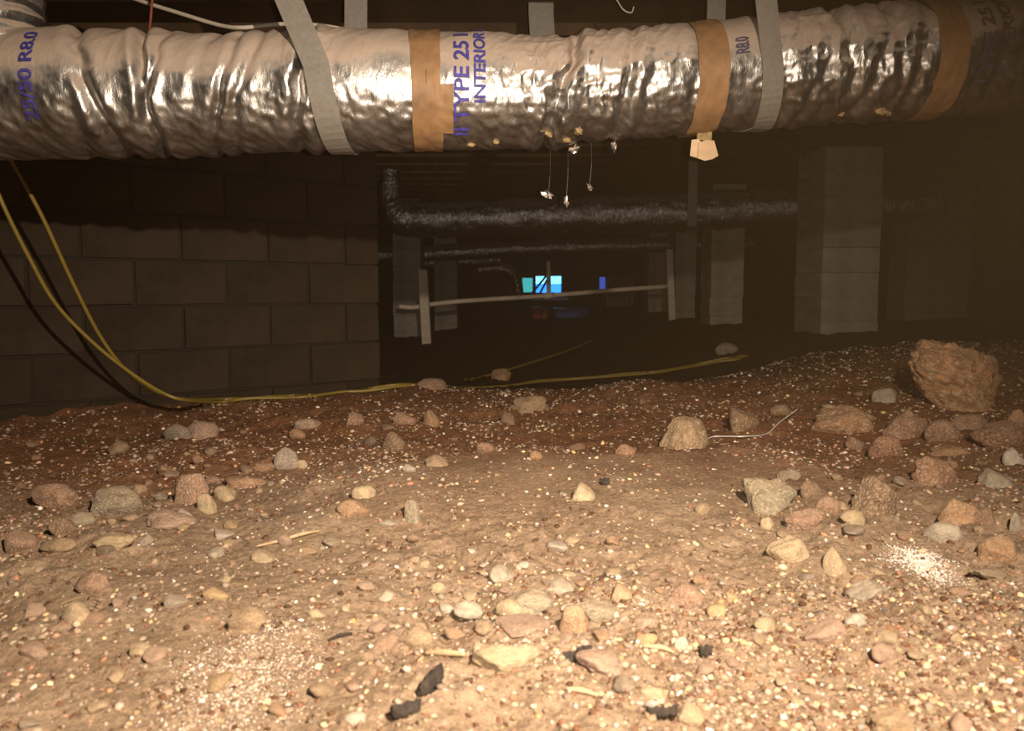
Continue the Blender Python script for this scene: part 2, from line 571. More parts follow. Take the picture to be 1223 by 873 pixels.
def duct_axis(px):
    """centre and radius at the duct station named by photo column px"""
    px = np.asarray(px, float)
    t, b = smooth_interp(px, _dx, _dt), smooth_interp(px, _dx, _db)
    d = duct_depth(px)
    cx = (px - W / 2) / F; cy = (H / 2 - (t + b) / 2) / F
    fy = CP + cy * SP
    c = np.stack([cx / fy * d, d, CAMZ + (-SP + cy * CP) / fy * d], -1)
    r = (b - t) / 2 / F * d * 0.985
    return c, r
CR = [  # pinches: column, depth, half width (px), lean (px per radian)
    (84, .010, 9, 10), (98, .022, 8, -24), (163, .030, 6, -8), (172, .012, 5, 16), (228, .007, 7, 20), (258, .014, 5, 22), (283, .008, 6, 22), (352, .026, 7, 10), (366, .010, 6, -8),
    (660, .012, 7, 14), (672, .024, 6, 20), (690, .010, 8, -10), (748, .018, 6, 10), (775, .005, 6, 12), (828, .007, 6, 5), (930, .012, 8, -14), (985, .010, 7, 20),
    (1012, .012, 7, -12), (1048, .010, 7, 15), (1070, .008, 6, -8), (1100, .010, 7, 10), (1195, .006, 7, 6), (-60, .015, 8, 10), (1300, .012, 8, 8), (1380, .01, 8, -8)]
def duct_disp(px, th):
    px = np.asarray(px, float); th = np.asarray(th, float)
    px = W / 2 + (px - W / 2) * 1.07
    ct, st = np.cos(th), np.sin(th)
    d = np.zeros(np.broadcast(px, th).shape)
    for k, (c, dep, hw, lean) in enumerate(CR):
        x = (px - c - lean * np.sin(th * 1.0) - 4 * vnoise(th * 3.0, np.full_like(th, k * 3.3), k)) / hw
        fade = 0.45 + 0.55 * sstep(-0.6, 0.4, vnoise(th * 1.4 + k * 5.1, np.full_like(th, k * 1.7), 33))
        d += fade * (-dep * np.exp(-x * x) + 0.26 * dep * np.exp(-(x - 2.1) ** 2 / 1.6) + 0.26 * dep * np.exp(-(x + 2.1) ** 2 / 1.6))
    # periodic in the angle: sample on a circle unrolled along the duct
    crump = 0.20 + 0.65 * sstep(900, 960, px) * (1 - sstep(1100, 1150, px)) + 0.5 * np.exp(-((px - 672) / 40) ** 2) + 0.5 * np.exp(-((px - 360) / 25) ** 2) + 0.35 * sstep(560, 600, px) * (1 - sstep(800, 830, px))
    a = th * 1.0
    u = vnoise(px / 38 + 2 * ct, st * 2.2 + 20, 3) * 0.004
    u = u + crump * 0.0044 * (1 - 2 * np.abs(vnoise(px / 13 + 3.0 * ct, st * 3.6 + 7, 9)))
    u = u + crump * 0.0020 * (1 - 2 * np.abs(vnoise(px / 5.2 + 9.0 * ct, st * 9.0 + 31, 13)))
    lower = sstep(0.15, -0.6, st)
    u = u + lower * 0.0030 * vnoise(px / 9 + 6 * ct, st * 11 + 3, 19)
    return d + u
def duct_pt(px, th, off=0.0, disp=1.0):
    px = np.asarray(px, float); th = np.asarray(th, float)
    c, r = duct_axis(px)
    rr = r + disp * duct_disp(px, th) + off
    ax = np.array([1223 / F * 2.45, 0.30, 0.0]); ax /= np.linalg.norm(ax)
    e1 = np.array([ax[1], -ax[0], 0.0])     # towards the viewer
    e2 = np.array([0, 0, 1.0])
    return c + (rr * np.cos(th))[..., None] * e1 + (rr * np.sin(th))[..., None] * e2

AX = Vector((1223 / F * 2.45, 0.30, 0.0)).normalized()
c0, r0 = duct_axis(611.0)
duct = empty('flexible_duct', tuple(c0))
tag(duct, 'long silver foil flexible duct with brown tape bands slung across the crawl space', 'duct')
DINV = Matrix.Translation(-Vector(c0))
def part(name, me, m, smooth=True, parent=duct):
    me.transform(DINV)
    return link(name, me, m, parent, smooth)

pxs = np.concatenate([np.arange(-330, -20, 6), np.arange(-20, 1240, 1.6), np.arange(1240, 1600, 6)])
ths = np.linspace(-math.pi, math.pi, 200, endpoint=False)
A, B = np.meshgrid(pxs, ths, indexing='ij')
jacket = part('foil_jacket', grid_mesh('foil_jacket', duct_pt(A, B), wrap_v=True), M['foil'])

def stn(px, k=0.93): return W / 2 + (px - W / 2) * k      # station of what shows at column px on the duct's near side
def band(x0, x1, name='tape_band', lean=0.0, off=0.0035, th0=-math.pi, th1=math.pi, m='tape'):
    full = th1 - th0 > 6.2
    x0, x1 = stn(x0), stn(x1)
    px_ = np.linspace(x0, x1, 26); t_ = np.linspace(th0, th1, 150, endpoint=not full)
    A, B = np.meshgrid(px_, t_, indexing='ij')
    A = A + lean * np.sin(B) + 1.2 * vnoise(B * 4, A * 0 + x0, 5) * np.sign(A - (x0 + x1) / 2)
    Pp = duct_pt(A, B, off + 0.0012 * vnoise(A / 6, B * 8, 71), 0.35)
    # never below the jacket
    c, r = duct_axis(A)
    return part(name, grid_mesh(name, Pp, wrap_v=full), M[m])
band(484, 520, lean=-2, off=0.006)
band(508, 534, name='tape_patch', off=0.0072, th0=-0.95, th1=-0.12)
band(830, 866, lean=-2, off=0.006)
band(1116, 1152, lean=-4, off=0.008)

# a loose tape end hanging below the second band
tb = duct_pt(np.array(stn(842., .99)), np.array(-1.45))
tail_c = Vector(tb)
pts = [tail_c + Vector((0.0, -0.004, 0.012)), tail_c + Vector((0, -0.006, -0.012)), tail_c + Vector((-0.002, -0.012, -0.03))]
part('tape_tail', strip_mesh('tape_tail', catmull(pts, 4), [AX] * 9, 0.045, 0.003), M['insul'], False)
fl = []
def poly_prism(name, pix, depth, thick, tilt=0.0):
    n = len(pix)
    f_ = [at(x, y, depth + tilt * (x - pix[0][0])) for x, y in pix]
    b_ = [at(x, y, depth + thick + tilt * (x - pix[0][0])) for x, y in pix]
    faces = [tuple(range(n))[::-1], tuple(range(n, 2 * n))] + [(i, (i + 1) % n, n + (i + 1) % n, n + i) for i in range(n)]
    return mesh_from(name, f_ + b_, faces)
flap_m = simple('tape_backing', (0.52, 0.36, 0.22), 0.7, 0, 0.15, 20, 0.1)
part('tape_flap', poly_prism('tape_flap', [(835, 170), (845, 167), (853, 168), (858, 186), (851, 190), (842, 192), (833, 189)], 2.46, 0.006, 0.0006), flap_m, False)
part('tape_flap', poly_prism('tape_flap', [(826, 167), (834, 166), (837, 169), (834, 189), (824, 186)], 2.475, 0.006, -0.0006), flap_m, False)

# printed lettering, running up round the jacket
def wrap_text(body, px0, th0, size_px, arc, m, off=0.0022, bold=0.0):
    cu = bpy.data.curves.new('lettering', 'FONT')
    cu.body = body
    cu.size = 1.0
    cu.space_character = 0.96
    cu.offset = bold
    cu.resolution_u = 3
    ob = bpy.data.objects.new('lettering', cu)
    COL.objects.link(ob)
    dg = bpy.context.evaluated_depsgraph_get()
    me = bpy.data.meshes.new_from_object(ob.evaluated_get(dg))
    bpy.data.objects.remove(ob)
    bm = bmesh.new(); bm.from_mesh(me)
    bmesh.ops.triangulate(bm, faces=list(bm.faces))
    for _ in range(4):
        lg = [e for e in bm.edges if e.calc_length() > 0.07]
        if lg: bmesh.ops.subdivide_edges(bm, edges=lg, cuts=1)
    bmesh.ops.triangulate(bm, faces=list(bm.faces))
    xs = np.array([v.co.x for v in bm.verts]); ys = np.array([v.co.y for v in bm.verts])
    L = xs.max()
    th = th0 + xs / L * arc
    px0 = stn(px0)
    px = px0 - ys * size_px / 0.72
    pp = duct_pt(px, th, off)
    for v, p in zip(bm.verts, pp): v.co = p
    for f in bm.faces: f.normal_flip()
    left = set(bm.verts)
    while left:
        seed_ = left.pop(); isl = {seed_}; todo = [seed_]
        while todo:
            for e in todo.pop().link_edges:
                for v in e.verts:
                    if v in left:
                        left.discard(v); isl.add(v); todo.append(v)
        ids = {v: n for n, v in enumerate(isl)}
        fs = [tuple(ids[v] for v in f.verts) for f in bm.faces if f.verts[0] in isl]
        part('letter', mesh_from('letter', [v.co.copy() for v in ids], fs), m, False)
    bm.free(); bpy.data.meshes.remove(me)
wrap_text('II TYPE 25 I', 553, -1.02, 17, 1.86, M['ink'], 0.0058, 0.02)
wrap_text('INTERIOR III', 573, -0.42, 13, 1.62, M['ink'], 0.0058, 0.02)
wrap_text('25/50 R8.0', 36, -0.62, 15, 1.42, M['ink'], 0.0058, 0.02)
wrap_text('TYPE 25 I', 1182, -0.75, 14, 1.6, M['ink_dark'], 0.0058, 0.02)
wrap_text('INTERIOR', 1206, -0.6, 14, 1.6, M['ink_dark'], 0.0058, 0.02)
wrap_text('R8.0', 889, 0.12, 15, 0.32, M['ink_dark'], 0.0058, 0.02)

# branch rising from the duct's end at the left edge of the picture
bc, br = duct_axis(-22.0)
bc = Vector(bc)
bp = [bc + Vector((0, 0.02, -0.02)), bc + Vector((0.0, 0.02, 0.14)), bc + Vector((-0.012, 0.02, 0.21)), bc + Vector((-0.03, 0.03, 0.30)), bc + Vector((-0.05, 0.04, CEIL + 0.2 - bc.z))]
bpp = catmull(bp, 10)
br_ = [0.168 + 0.006 * math.sin(i * 0.9) + 0.008 * math.sin(i * 2.3) - 0.012 * math.exp(-((i - 17) / 2.0) ** 2) for i in range(len(bpp))]
part('branch_jacket', tube_mesh('branch_jacket', bpp, br_, 48, True, lambda i, a: 1 + 0.02 * math.sin(a * 5 + i * .7) + 0.012 * math.sin(a * 11 - i * 1.3)), M['foil'])

# torn glass-wool tufts under the jacket
def lump_mesh(name, seed, sub=3, amp=0.45, spiky=0.0):
    bm = bmesh.new(); bmesh.ops.create_icosphere(bm, subdivisions=sub, radius=1)
    r = random.Random(seed); off = r.uniform(0, 99)
    for v in bm.verts:
        n = float(fbm(v.co.x * 1.6 + off + v.co.z * 1.9, v.co.y * 1.6 - off + v.co.z * .8, seed, 4, .6))
        v.co *= 1 + amp * n + spiky * r.uniform(-1, 1)
    me = bpy.data.meshes.new(name); bm.to_mesh(me); bm.free()
    return me
for (x, th, sx, sz) in ((1052, -1.15, .035, .020), (1066, -1.25, .022, .016), (643, -0.98, .006, .006), (655, -1.2, .02, .014), (560, -1.3, .02, .012), (590, -1.25, .014, .012),
                        (688, -1.1, .02, .02), (676, -1.3, .025, .014), (1010, -1.3, .016, .010)):
    c = Vector(duct_pt(np.array(stn(x, .97)), np.array(th)))
    me = lump_mesh('insulation_tuft', int(x), 3, 0.5, 0.12)
    me.transform(Matrix.Translation(c) @ Matrix.Diagonal((sx * .62, sz * .6, sz * .62, 1)))
    part('insulation_tuft', me, M['insul'])

# hanger straps: each one loop from the joist, down the front, under the duct and up behind
def hanger(label, front_top, front_mid, px_bottom, back_px, width, th_touch=0.15):
    front_mid, px_bottom, back_px = stn(front_mid), stn(px_bottom, 0.985), stn(back_px, 1.07)
    p_touch = Vector(duct_pt(np.array(float(front_mid)), np.array(th_touch), 0.008, 0.3))
    top = at(front_top[0], front_top[1], p_touch.y - 0.02)
    d = (top - p_touch); top = p_touch + d * ((CEIL + 0.215 - p_touch.z) / d.z)
    line = [top.lerp(p_touch, k / 8) for k in range(8)]
    for k in range(25):
        f = k / 24
        th = th_touch - f * (math.pi + 2 * th_touch * 0)
        if f < 0.5: px = front_mid + (px_bottom - front_mid) * (f / 0.5)
        else: px = px_bottom + (back_px - px_bottom) * ((f - 0.5) / 0.5)
        line.append(Vector(duct_pt(np.array(float(px)), np.array(th), 0.008, 0.3)))
    last = line[-1]
    bt = Vector((last.x + 0.01, last.y + 0.02, CEIL + 0.215))
    line += [last.lerp(bt, k / 8) for k in range(1, 9)]
    o = link('hanger_strap', strip_mesh('hanger_strap', line, [AX + Vector((0, 0, 0.0))] * len(line), width, 0.0025), M['strap'], smooth=False)
    return tag(o, label, 'strap', 'straps holding up the foil duct')
hanger('slanting grey hanger strap looped under the foil duct beside the bulging crease', (345, 0), 372, 404, 430, 0.070)
hanger('upright grey hanger strap looped under the foil duct before the concrete pier', (915, 0), 914, 912, 858, 0.062)
# a single strap dropping behind the duct
p = at(646, 60, 2.95)
o = link('hanger_strap', strip_mesh('hanger_strap', [Vector((p.x, p.y, CEIL + .215)), Vector((p.x, p.y, 1.5)), Vector((p.x + .01, p.y, 1.35)), Vector((p.x + .02, p.y + .01, 1.18))], [Vector((1, 0.1, 0))] * 4, 0.09, 0.003), M['strap'], smooth=False)
tag(o, 'bluish grey strap hanging behind the middle of the foil duct', 'strap')

# cables above the duct
def cable(name, pix, r, m, label, cat, per=10):
    pts = catmull([at(x, y, d) for x, y, d in pix], per)
    o = link(name, tube_mesh(name, pts, r, 8), m)
    return tag(o, label, cat)
cable('cable', [(120, -18, 2.62), (165, 0, 2.6), (215, 16, 2.58), (262, 30, 2.55), (290, 33, 2.52), (330, 29, 2.55), (365, 29, 2.6), (400, 33, 2.64), (430, 40, 2.66)], 0.0065, M['cable'],
      'white cable sagging above the foil duct behind the slanting strap', 'cable')
cable('wire', [(186, -12, 2.48), (182, 0, 2.48), (180, 22, 2.48), (177, 52, 2.5)], 0.004, M['redwire'], 'short red wire dropping behind the foil duct', 'wire')
cable('wire', [(728, -14, 2.8), (738, 2, 2.8), (745, 12, 2.8), (754, 15, 2.8), (757, 8, 2.8)], 0.0025, M['cable'], 'thin pale wire end curling above the duct', 'wire')

# ------------------------------------------------------------------ piers
def pier(px0, px1, depth, label, rot=0.0, dep=0.40, bw_split=False, joint=0.003):
    a, b = at(px0, 380, depth), at(px1, 380, depth)
    wdt = b.x - a.x
    cx = (a.x + b.x) / 2
    gz = float(base_ground(cx, depth))
    z0 = gz - 0.10
    root = empty('concrete_pier', (cx, depth + dep / 2, z0))
    root.rotation_euler = (0, 0, rot)
    tag(root, label, 'pier', 'concrete piers under the floor')
    n = int(math.ceil((CEIL - z0) / 0.2))
    hh = (CEIL - z0) / n
    for i in range(n):
        me = box_mesh('block', wdt, dep, hh - joint, 0.005, 0.0025)
        o = link('block', me, M['pier'], root, False)
        o.location = (random.uniform(-.004, .004), random.uniform(-.004, .004), i * hh)
        if i < n - 1:
            j = link('mortar_joint', box_mesh('mortar_joint', wdt - .012, dep - .012, joint), M['pier_mortar'], root, False)
            j.location = (0, 0, i * hh + hh - joint)
    return root
pier(977, 1047, 5.70, 'tall grey concrete pier beside the big orange rock', 0.06, 0.46)
pier(848, 887, 7.65, 'grey concrete pier with a sliver of blue daylight at its edge', 0.0)
pier(1080, 1155, 8.3, 'dim concrete pier in the dark beyond the big orange rock', 0.0)
pier(470, 503, 8.9, 'concrete pier behind the thick pale stake under the white pipe', 0.0)
pier(519, 546, 10.2, 'concrete pier just past the thick pale stake', 0.0)
pier(774, 796, 10.6, 'narrow pale concrete pier at the pipe end behind the stake', 0.0)
pier(806, 830, 9.12, 'concrete pier just past the slim pale stake', 0.0)

# ------------------------------------------------------------------ far ducts
def far_duct(pix, label, rmul=1.0, seed=1, elbow=None, name='flexible_duct', mat='foil_far'):
    """pix: (column, top row, bottom row, depth)"""
    pts, rad = [], []
    for x, t, b, d in pix:
        pts.append(at(x, (t + b) / 2, d)); rad.append((b - t) / 2 / F * d * rmul)
    path = catmull(pts, 26)
    tt = np.linspace(0, len(pts) - 1, len(path))
    rr = np.interp(tt, range(len(pts)), rad)
    def nz(i, a):
        return 1 + 0.10 * (0.5 - abs(float(vnoise(i * 0.5 + 3 * math.cos(a), math.sin(a) * 3 + seed * 9, seed)))) + 0.05 * float(vnoise(i * 1.3 + 5 * math.cos(a), math.sin(a) * 7, seed + 5)) - 0.05 * (1 if (i % 17) == 0 else 0)
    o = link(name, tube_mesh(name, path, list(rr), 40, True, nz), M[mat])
    mid = path[len(path) // 2]
    hw = link('hanger_wire', tube_mesh('hanger_wire', [Vector((mid.x, mid.y, mid.z + max(rr) * .8)), Vector((mid.x, mid.y, CEIL + .215))], 0.004, 6), M['darkmetal'], o)
    return tag(o, label, 'duct')
far_duct([(466, 192, 214, 6.3), (466, 204, 228, 6.3), (468, 226, 252, 6.3), (482, 238, 280, 6.3), (520, 241, 282, 6.35), (640, 236, 280, 6.4), (800, 231, 276, 6.5), (945, 225, 270, 6.6), (1120, 220, 265, 6.7)],
         'shiny dark foil duct running across behind the silver duct', 1.0, 3)
far_duct([(440, 295, 316, 9.6), (520, 293, 312, 9.6), (640, 287, 306, 9.7), (760, 284, 302, 9.8), (900, 282, 300, 10)], 'slim dark duct crossing just above the white pipe', 1.0, 5)
far_duct([(490, 308, 322, 11.5), (540, 306, 320, 11.5), (585, 304, 318, 11.6), (598, 303, 317, 11.6)], 'short dark duct stub above the thick pale stake', 1.0, 8)

far_duct([(570, 316, 330, 12.4), (590, 313, 328, 12.4), (606, 316, 330, 12.4), (616, 327, 340, 12.45), (619, 345, 358, 12.5)], 'pale bent duct elbow just beside the lit window', 1.0, 12, mat='foil')

# hanging scraps of foil on threads
for k, (x, y, yt, d, lab) in enumerate(((655, 232, 172, 2.9, 'crumpled foil scrap on a thread, leftmost of the dangling three'),
                                         (676, 240, 168, 2.85, 'crumpled foil scrap on a thread, lowest of the dangling three'),
                                         (704, 224, 165, 2.8, 'crumpled foil scrap on a thread, rightmost of the dangling three'),
                                         (686, 179, 160, 2.5, 'small foil shred stuck just below the torn duct seam'),
                                         (733, 174, 158, 2.5, 'twisted foil shred on the thread next to the torn seam'))):
    c = at(x, y, d)
    root = empty('foil_scrap', c)
    tag(root, lab, 'foil scrap', 'foil scraps dangling below the duct')
    me = lump_mesh('foil', 40 + k, 2, 0.7, 0.3)
    me.transform(Matrix.Rotation(k * 1.1, 4, 'Z') @ Matrix.Rotation(0.6 + k, 4, 'Y') @ Matrix.Diagonal((0.016, 0.007, 0.010, 1)))
    link('foil', me, M['foil'], root, False)
    up = at(x + 2, yt, d) - c
    th = link('thread', tube_mesh('thread', catmull([Vector((0, 0, 0)), up * 0.5 + Vector((0.004, 0, 0)), up], 4), 0.0009, 5), M['strap'], root)
c = at(828, 200, 6.0)
o = link('hanger_strap', strip_mesh('hanger_strap', [Vector((c.x, 6.0, CEIL + .215)), Vector((c.x, 6.0, 1.3)), Vector((c.x + .01, 6.05, 1.0))], [Vector((1, 0, 0))] * 3, 0.07, 0.003), M['strap'], smooth=False)
tag(o, 'dim grey strap hanging behind the loose tape flap', 'strap')

# ------------------------------------------------------------------ pipe, stakes
root = empty('drain_pipe', at(655, 353, 8.6))
tag(root, 'long pale drain pipe with a short riser running between two stakes', 'pipe')
RI = Matrix.Translation(-at(655, 353, 8.6))
def ppart(name, me, m, smooth=True):
    me.transform(RI); return link(name, me, m, root, smooth)
ppart('pipe_run', tube_mesh('pipe_run', catmull([at(476, 366, 8.25), at(495, 367, 8.28), at(518, 363, 8.3), at(560, 359, 8.35), at(655, 353, 8.6), at(740, 346, 8.8), at(797, 342, 8.9)], 6), 0.024, 14), M['pvc'])
ppart('riser', tube_mesh('riser', [at(655.5, 352, 8.6), at(655, 312, 8.6)], 0.025, 14), M['pvc'])
ppart('tee_fitting', tube_mesh('tee_fitting', [at(649, 353.5, 8.59), at(662, 352.5, 8.61)], 0.033, 14), M['pvc'])

def stake(px, ytop, ybase, wpx, depth, lean, label):
    b, t = at(px, ybase, depth), at(px + lean, ytop, depth)
    gz = float(ground(b.x, depth))
    b.z = min(b.z, gz) - 0.05
    wd_ = wpx / F * depth
    bm = bmesh.new(); bmesh.ops.create_cube(bm, size=1)
    for v in bm.verts:
        base = b if v.co.z < 0 else t
        v.co = Vector((base.x + v.co.x * wd_, depth + v.co.y * wd_ * 0.9, base.z))
    bmesh.ops.bevel(bm, geom=list(bm.edges), offset=0.006, segments=1, affect='EDGES')
    me = bpy.data.meshes.new('stake'); bm.to_mesh(me); bm.free()
    me.transform(Matrix.Translation(-b))
    o = link('wooden_stake', me, M['post'], None, False); o.location = b
    return tag(o, label, 'stake', 'stakes carrying the pipe')
stake(510, 322, 406, 11, 8.15, -5, 'thick pale wooden stake at the sagging end of the pipe')
stake(803, 298, 386, 8, 8.975, -4, 'slim pale wooden stake at the straight end of the pipe')

# ------------------------------------------------------------------ far end: window, frames, things
far = 13.6
root = link('window_1', box_mesh('window_1', 0.66, 0.05, 0.05, 0.004), M['frame'], None, False)
wc = at(651, 352.5, far); root.location = (wc.x, far, wc.z - 0.05)
tag(root, kind='structure')
sky_hi, sky_lo, sky_gr = emit('daylight_cyan', (0.16, 0.68, 1.0), 2.6), emit('daylight_blue', (0.02, 0.26, 1.0), 1.9), emit('daylight_green', (0.05, 0.60, 0.62), 0.7)
sky_dim = emit('daylight_dim', (0.06, 0.14, 0.7), 0.5)
def pane(x0, x1, y0, y1, d, m, parent, name='pane', th=0.012):
    a, b = at(x0, y1, d), at(x1, y0, d)
    o = link(name, box_mesh(name, b.x - a.x, th, b.z - a.z), m, None, False)
    o.location = ((a.x + b.x) / 2, d, a.z)
    if parent:
        o.parent = parent; o.matrix_parent_inverse = parent.matrix_basis.inverted()
    return o
pane(640, 670, 330, 339, far, sky_hi, root)
pane(640, 670, 339.4, 349.5, far, sky_lo, root)
pane(624, 636, 332, 349, far, sky_gr, root)
pane(636.5, 639.5, 326, 351, far - .03, M['darkmetal'], root, 'mullion', .06)
pane(670.5, 674, 326, 351, far - .03, M['darkmetal'], root, 'jamb', .06)
pane(620, 674, 325, 329.5, far - .03, M['darkmetal'], root, 'lintel', .06)
for (x0, y0, x1, y1) in ((634, 352, 652, 330), (645, 350, 655, 331)):
    a, b = at(x0, y0, far - .1), at(x1, y1, far - .1)
    o = link('brace', tube_mesh('brace', [a, b], 0.022, 6), M['darkmetal'], None)
    o.parent = root; o.matrix_parent_inverse = root.matrix_basis.inverted()

def prop(name, x0, x1, y0, y1, d, dep, m, label, cat, bev=0.02, jit=0.0):
    a, b = at(x0, y1, d), at(x1, y0, d)
    o = link(name, box_mesh(name, b.x - a.x, dep, b.z - a.z, bev, jit, 3), m, None, False)
    o.location = ((a.x + b.x) / 2, d + dep / 2, a.z)
    return tag(o, label, cat)

def bin_thing(name, x0, x1, y0, y1, d, dep, m, label, cat, lidm, lid_h=0.03):
    a, b = at(x0, y1, d), at(x1, y0, d)
    w_, h_ = b.x - a.x, b.z - a.z
    z0 = a.z
    r_ = empty(name, ((a.x + b.x) / 2, d + dep / 2, z0))
    tag(r_, label, cat)
    bm = bmesh.new(); bmesh.ops.create_cube(bm, size=1)
    for v in bm.verts:
        s_ = 0.9 if v.co.z < 0 else 1.0
        v.co = Vector((v.co.x * w_ * s_, v.co.y * dep * s_, (v.co.z + .5) * (h_ - lid_h)))
    bmesh.ops.bevel(bm, geom=list(bm.edges), offset=0.015, segments=2, affect='EDGES')
    me = bpy.data.meshes.new('tub'); bm.to_mesh(me); bm.free()
    link('tub', me, m, r_, False)
    l_ = link('lid', box_mesh('lid', w_ * 1.06, dep * 1.06, lid_h, 0.008), lidm, r_, False); l_.location = (0, 0, h_ - lid_h)
    return r_
bin_thing('storage_tub', 662, 702, 368, 380, 12.2, 0.35, M['blueplastic'], 'blue storage tub on the soil under the lit window', 'tub', M['blueplastic'])
bin_thing('jug', 636, 646, 366, 381, 11.8, 0.18, M['redplastic'], 'red plastic container near the blue storage tub', 'container', M['redplastic'])
bin_thing('jug', 646.5, 654, 369, 381, 11.9, 0.12, M['redplastic'], 'smaller red container touching the blue storage tub side', 'container', M['redplastic'])
# sill, its pale blue painting in the daylight it reflects
sill = pane(636, 678, 355.5, 358.5, 13.35, simple('pale_blue_sill', (.45, .55, .85), .4, 0, .05, 10, 0), root, 'sill', .3)

# pale empty frame near the far end
fr = empty('frame', at(741, 365, 12.8)); tag(fr, 'pale rectangular hatch frame with a dark opening near the far wall', 'hatch frame')
fr.name = 'hatch_frame'
FI = Matrix.Translation(-fr.location)
def fpart(x0, x1, y0, y1, name, d=12.8, th=.06, m=None):
    a, b = at(x0, y1, d), at(x1, y0, d)
    me = box_mesh(name, b.x - a.x, th, b.z - a.z, .004)
    me.transform(Matrix.Translation(Vector(((a.x + b.x) / 2, d, a.z)) - fr.location))
    return link(name, me, m or M['frame'], fr, False)
fpart(724, 757, 331, 334, 'rail'); fpart(724, 757, 362, 366, 'rail'); fpart(724, 727, 334, 362, 'stile'); fpart(752, 757, 334, 362, 'stile')
fpart(727, 752, 334, 362, 'dark_panel', 12.84, .02, M['darkmetal'])
w2 = link('window_2', box_mesh('window_2', 0.16, .05, .04, .004), M['frame'], None, False)
wc = at(720, 346, 13.5); w2.location = (wc.x, 13.5, wc.z - .04); tag(w2, kind='structure')
pane(716, 723, 331, 345, 13.5, sky_dim, w2)
w3 = link('window_3', box_mesh('window_3', 0.20, .05, .04, .004), M['frame'], None, False)
wc = at(843, 346, 12.6); w3.location = (wc.x, 12.6, wc.z - .04); tag(w3, kind='structure')
pane(837.5, 848, 316, 345, 12.6, emit('daylight_pale', (0.10, 0.26, 0.85), 0.7), w3)

# ------------------------------------------------------------------ yellow cord: doubled, hung from the wall and looping on the soil
def on_ground(px, py, lift=0.010):
    p = ground_hit(px, py); p.z += lift; return p
A_ = [at(-40, 110, 2.62), at(-8, 158, 2.66), at(14, 193, 2.7), at(50, 258, 2.78), at(88, 340, 2.9), at(120, 402, 3.02), at(152, 444, 3.12), at(185, 468, 3.2), at(222, 477, 3.26)]
A2 = [(268, 479), (330, 476), (380, 471), (450, 466), (520, 461), (600, 459), (680, 455), (750, 449), (815, 440), (862, 431), (886, 427)]
B2 = [(893, 427), (880, 431), (838, 438), (790, 446), (730, 452), (668, 456), (600, 462), (520, 464), (440, 469), (370, 474), (300, 481), (262, 483)]
B_ = [at(222, 478, 3.2), at(196, 470, 3.14), at(160, 448, 3.06), at(112, 410, 2.96), at(66, 362, 2.86), at(34, 306, 2.78), at(8, 254, 2.72), at(-14, 205, 2.68), at(-45, 150, 2.62)]
def polyline_ground(pix, every=2):
    out = []
    for (x0, y0), (x1, y1) in zip(pix[:-1], pix[1:]):
        for k in range(every):
            t = k / every
            out.append(on_ground(x0 + (x1 - x0) * t, y0 + (y1 - y0) * t))
    out.append(on_ground(*pix[-1]))
    for i in range(1, len(out) - 1):                # settle: stay near the neighbours' depth
        out[i].y = (out[i - 1].y + out[i].y * 2 + out[i + 1].y) / 4
        g = float(ground(out[i].x, out[i].y)); out[i].z = g + 0.011
    return out
path = A_ + polyline_ground(A2) + polyline_ground(B2) + B_
o = link('extension_cord', tube_mesh('extension_cord', catmull(path, 6), 0.0072, 8), M['cord'])
tag(o, 'doubled yellow extension cord hanging along the wall and trailing over the soil', 'cord')
cable('extension_cord', [(556, 452, 5.2), (600, 440, 5.6), (640, 428, 6.0), (680, 415, 6.5), (706, 404, 6.9)], 0.008, M['cord'], 'faint yellow cord length in the dark beyond the crest', 'cord')
o = bpy.data.objects[-1] if False else [x for x in COL.objects if x.name.startswith('extension_cord')][-1]
for v in o.data.vertices:
    g = float(ground(v.co.x, v.co.y)) + 0.01
    v.co.z = max(v.co.z - 0.02, g - 0.004) if v.co.z > g + 0.03 else v.co.z

# ------------------------------------------------------------------ stones
def rock_mesh(name, seed, sub=3, nplanes=14, noise=0.06, angular=1.0):
    r = np.random.default_rng(seed)
    bm = bmesh.new(); bmesh.ops.create_icosphere(bm, subdivisions=sub, radius=1)
    V = np.array([v.co[:] for v in bm.verts])
    N = r.normal(size=(nplanes, 3)); N /= np.linalg.norm(N, axis=1)[:, None]
    Dp = r.uniform(0.62, 1.0, nplanes)
    dots = V @ N.T
    rad = np.where(dots > 0.05, Dp / np.maximum(dots, 0.05), 9.0)
    k = 44.0 * angular
    soft = -np.log(np.exp(-k * np.minimum(rad, 3)).sum(1) + math.exp(-k * 1.12)) / k
    o = r.uniform(0, 50)
    nz = (fbm(V[:, 0] * 2.4 + o, V[:, 1] * 2.4 - o, seed % 97, 5, 0.6) + fbm(V[:, 1] * 2.4 + o, V[:, 2] * 2.4, seed % 89, 5, 0.6) + fbm(V[:, 2] * 2.4 - o, V[:, 0] * 2.4 + o, seed % 83, 5, 0.6)) * 0.62
    R = soft * (1 + noise * nz)
    V = V * R[:, None]
    V /= np.abs(V).max(0)[None, :]
    for v, c in zip(bm.verts, V): v.co = c
    me = bpy.data.meshes.new(name); bm.to_mesh(me); bm.free()
    me.materials.append(M['stone'])
    me.polygons.foreach_set('use_smooth', np.ones(len(me.polygons), bool))
    return me
SHAPES = [rock_mesh('stone', 100 + i, 3, 9 + i % 6, 0.05 + 0.01 * (i % 3), 0.7 + 0.15 * (i % 4)) for i in range(14)]
PEB = [rock_mesh('stone', 300 + i, 2, 12, 0.04, 0.5) for i in range(8)]

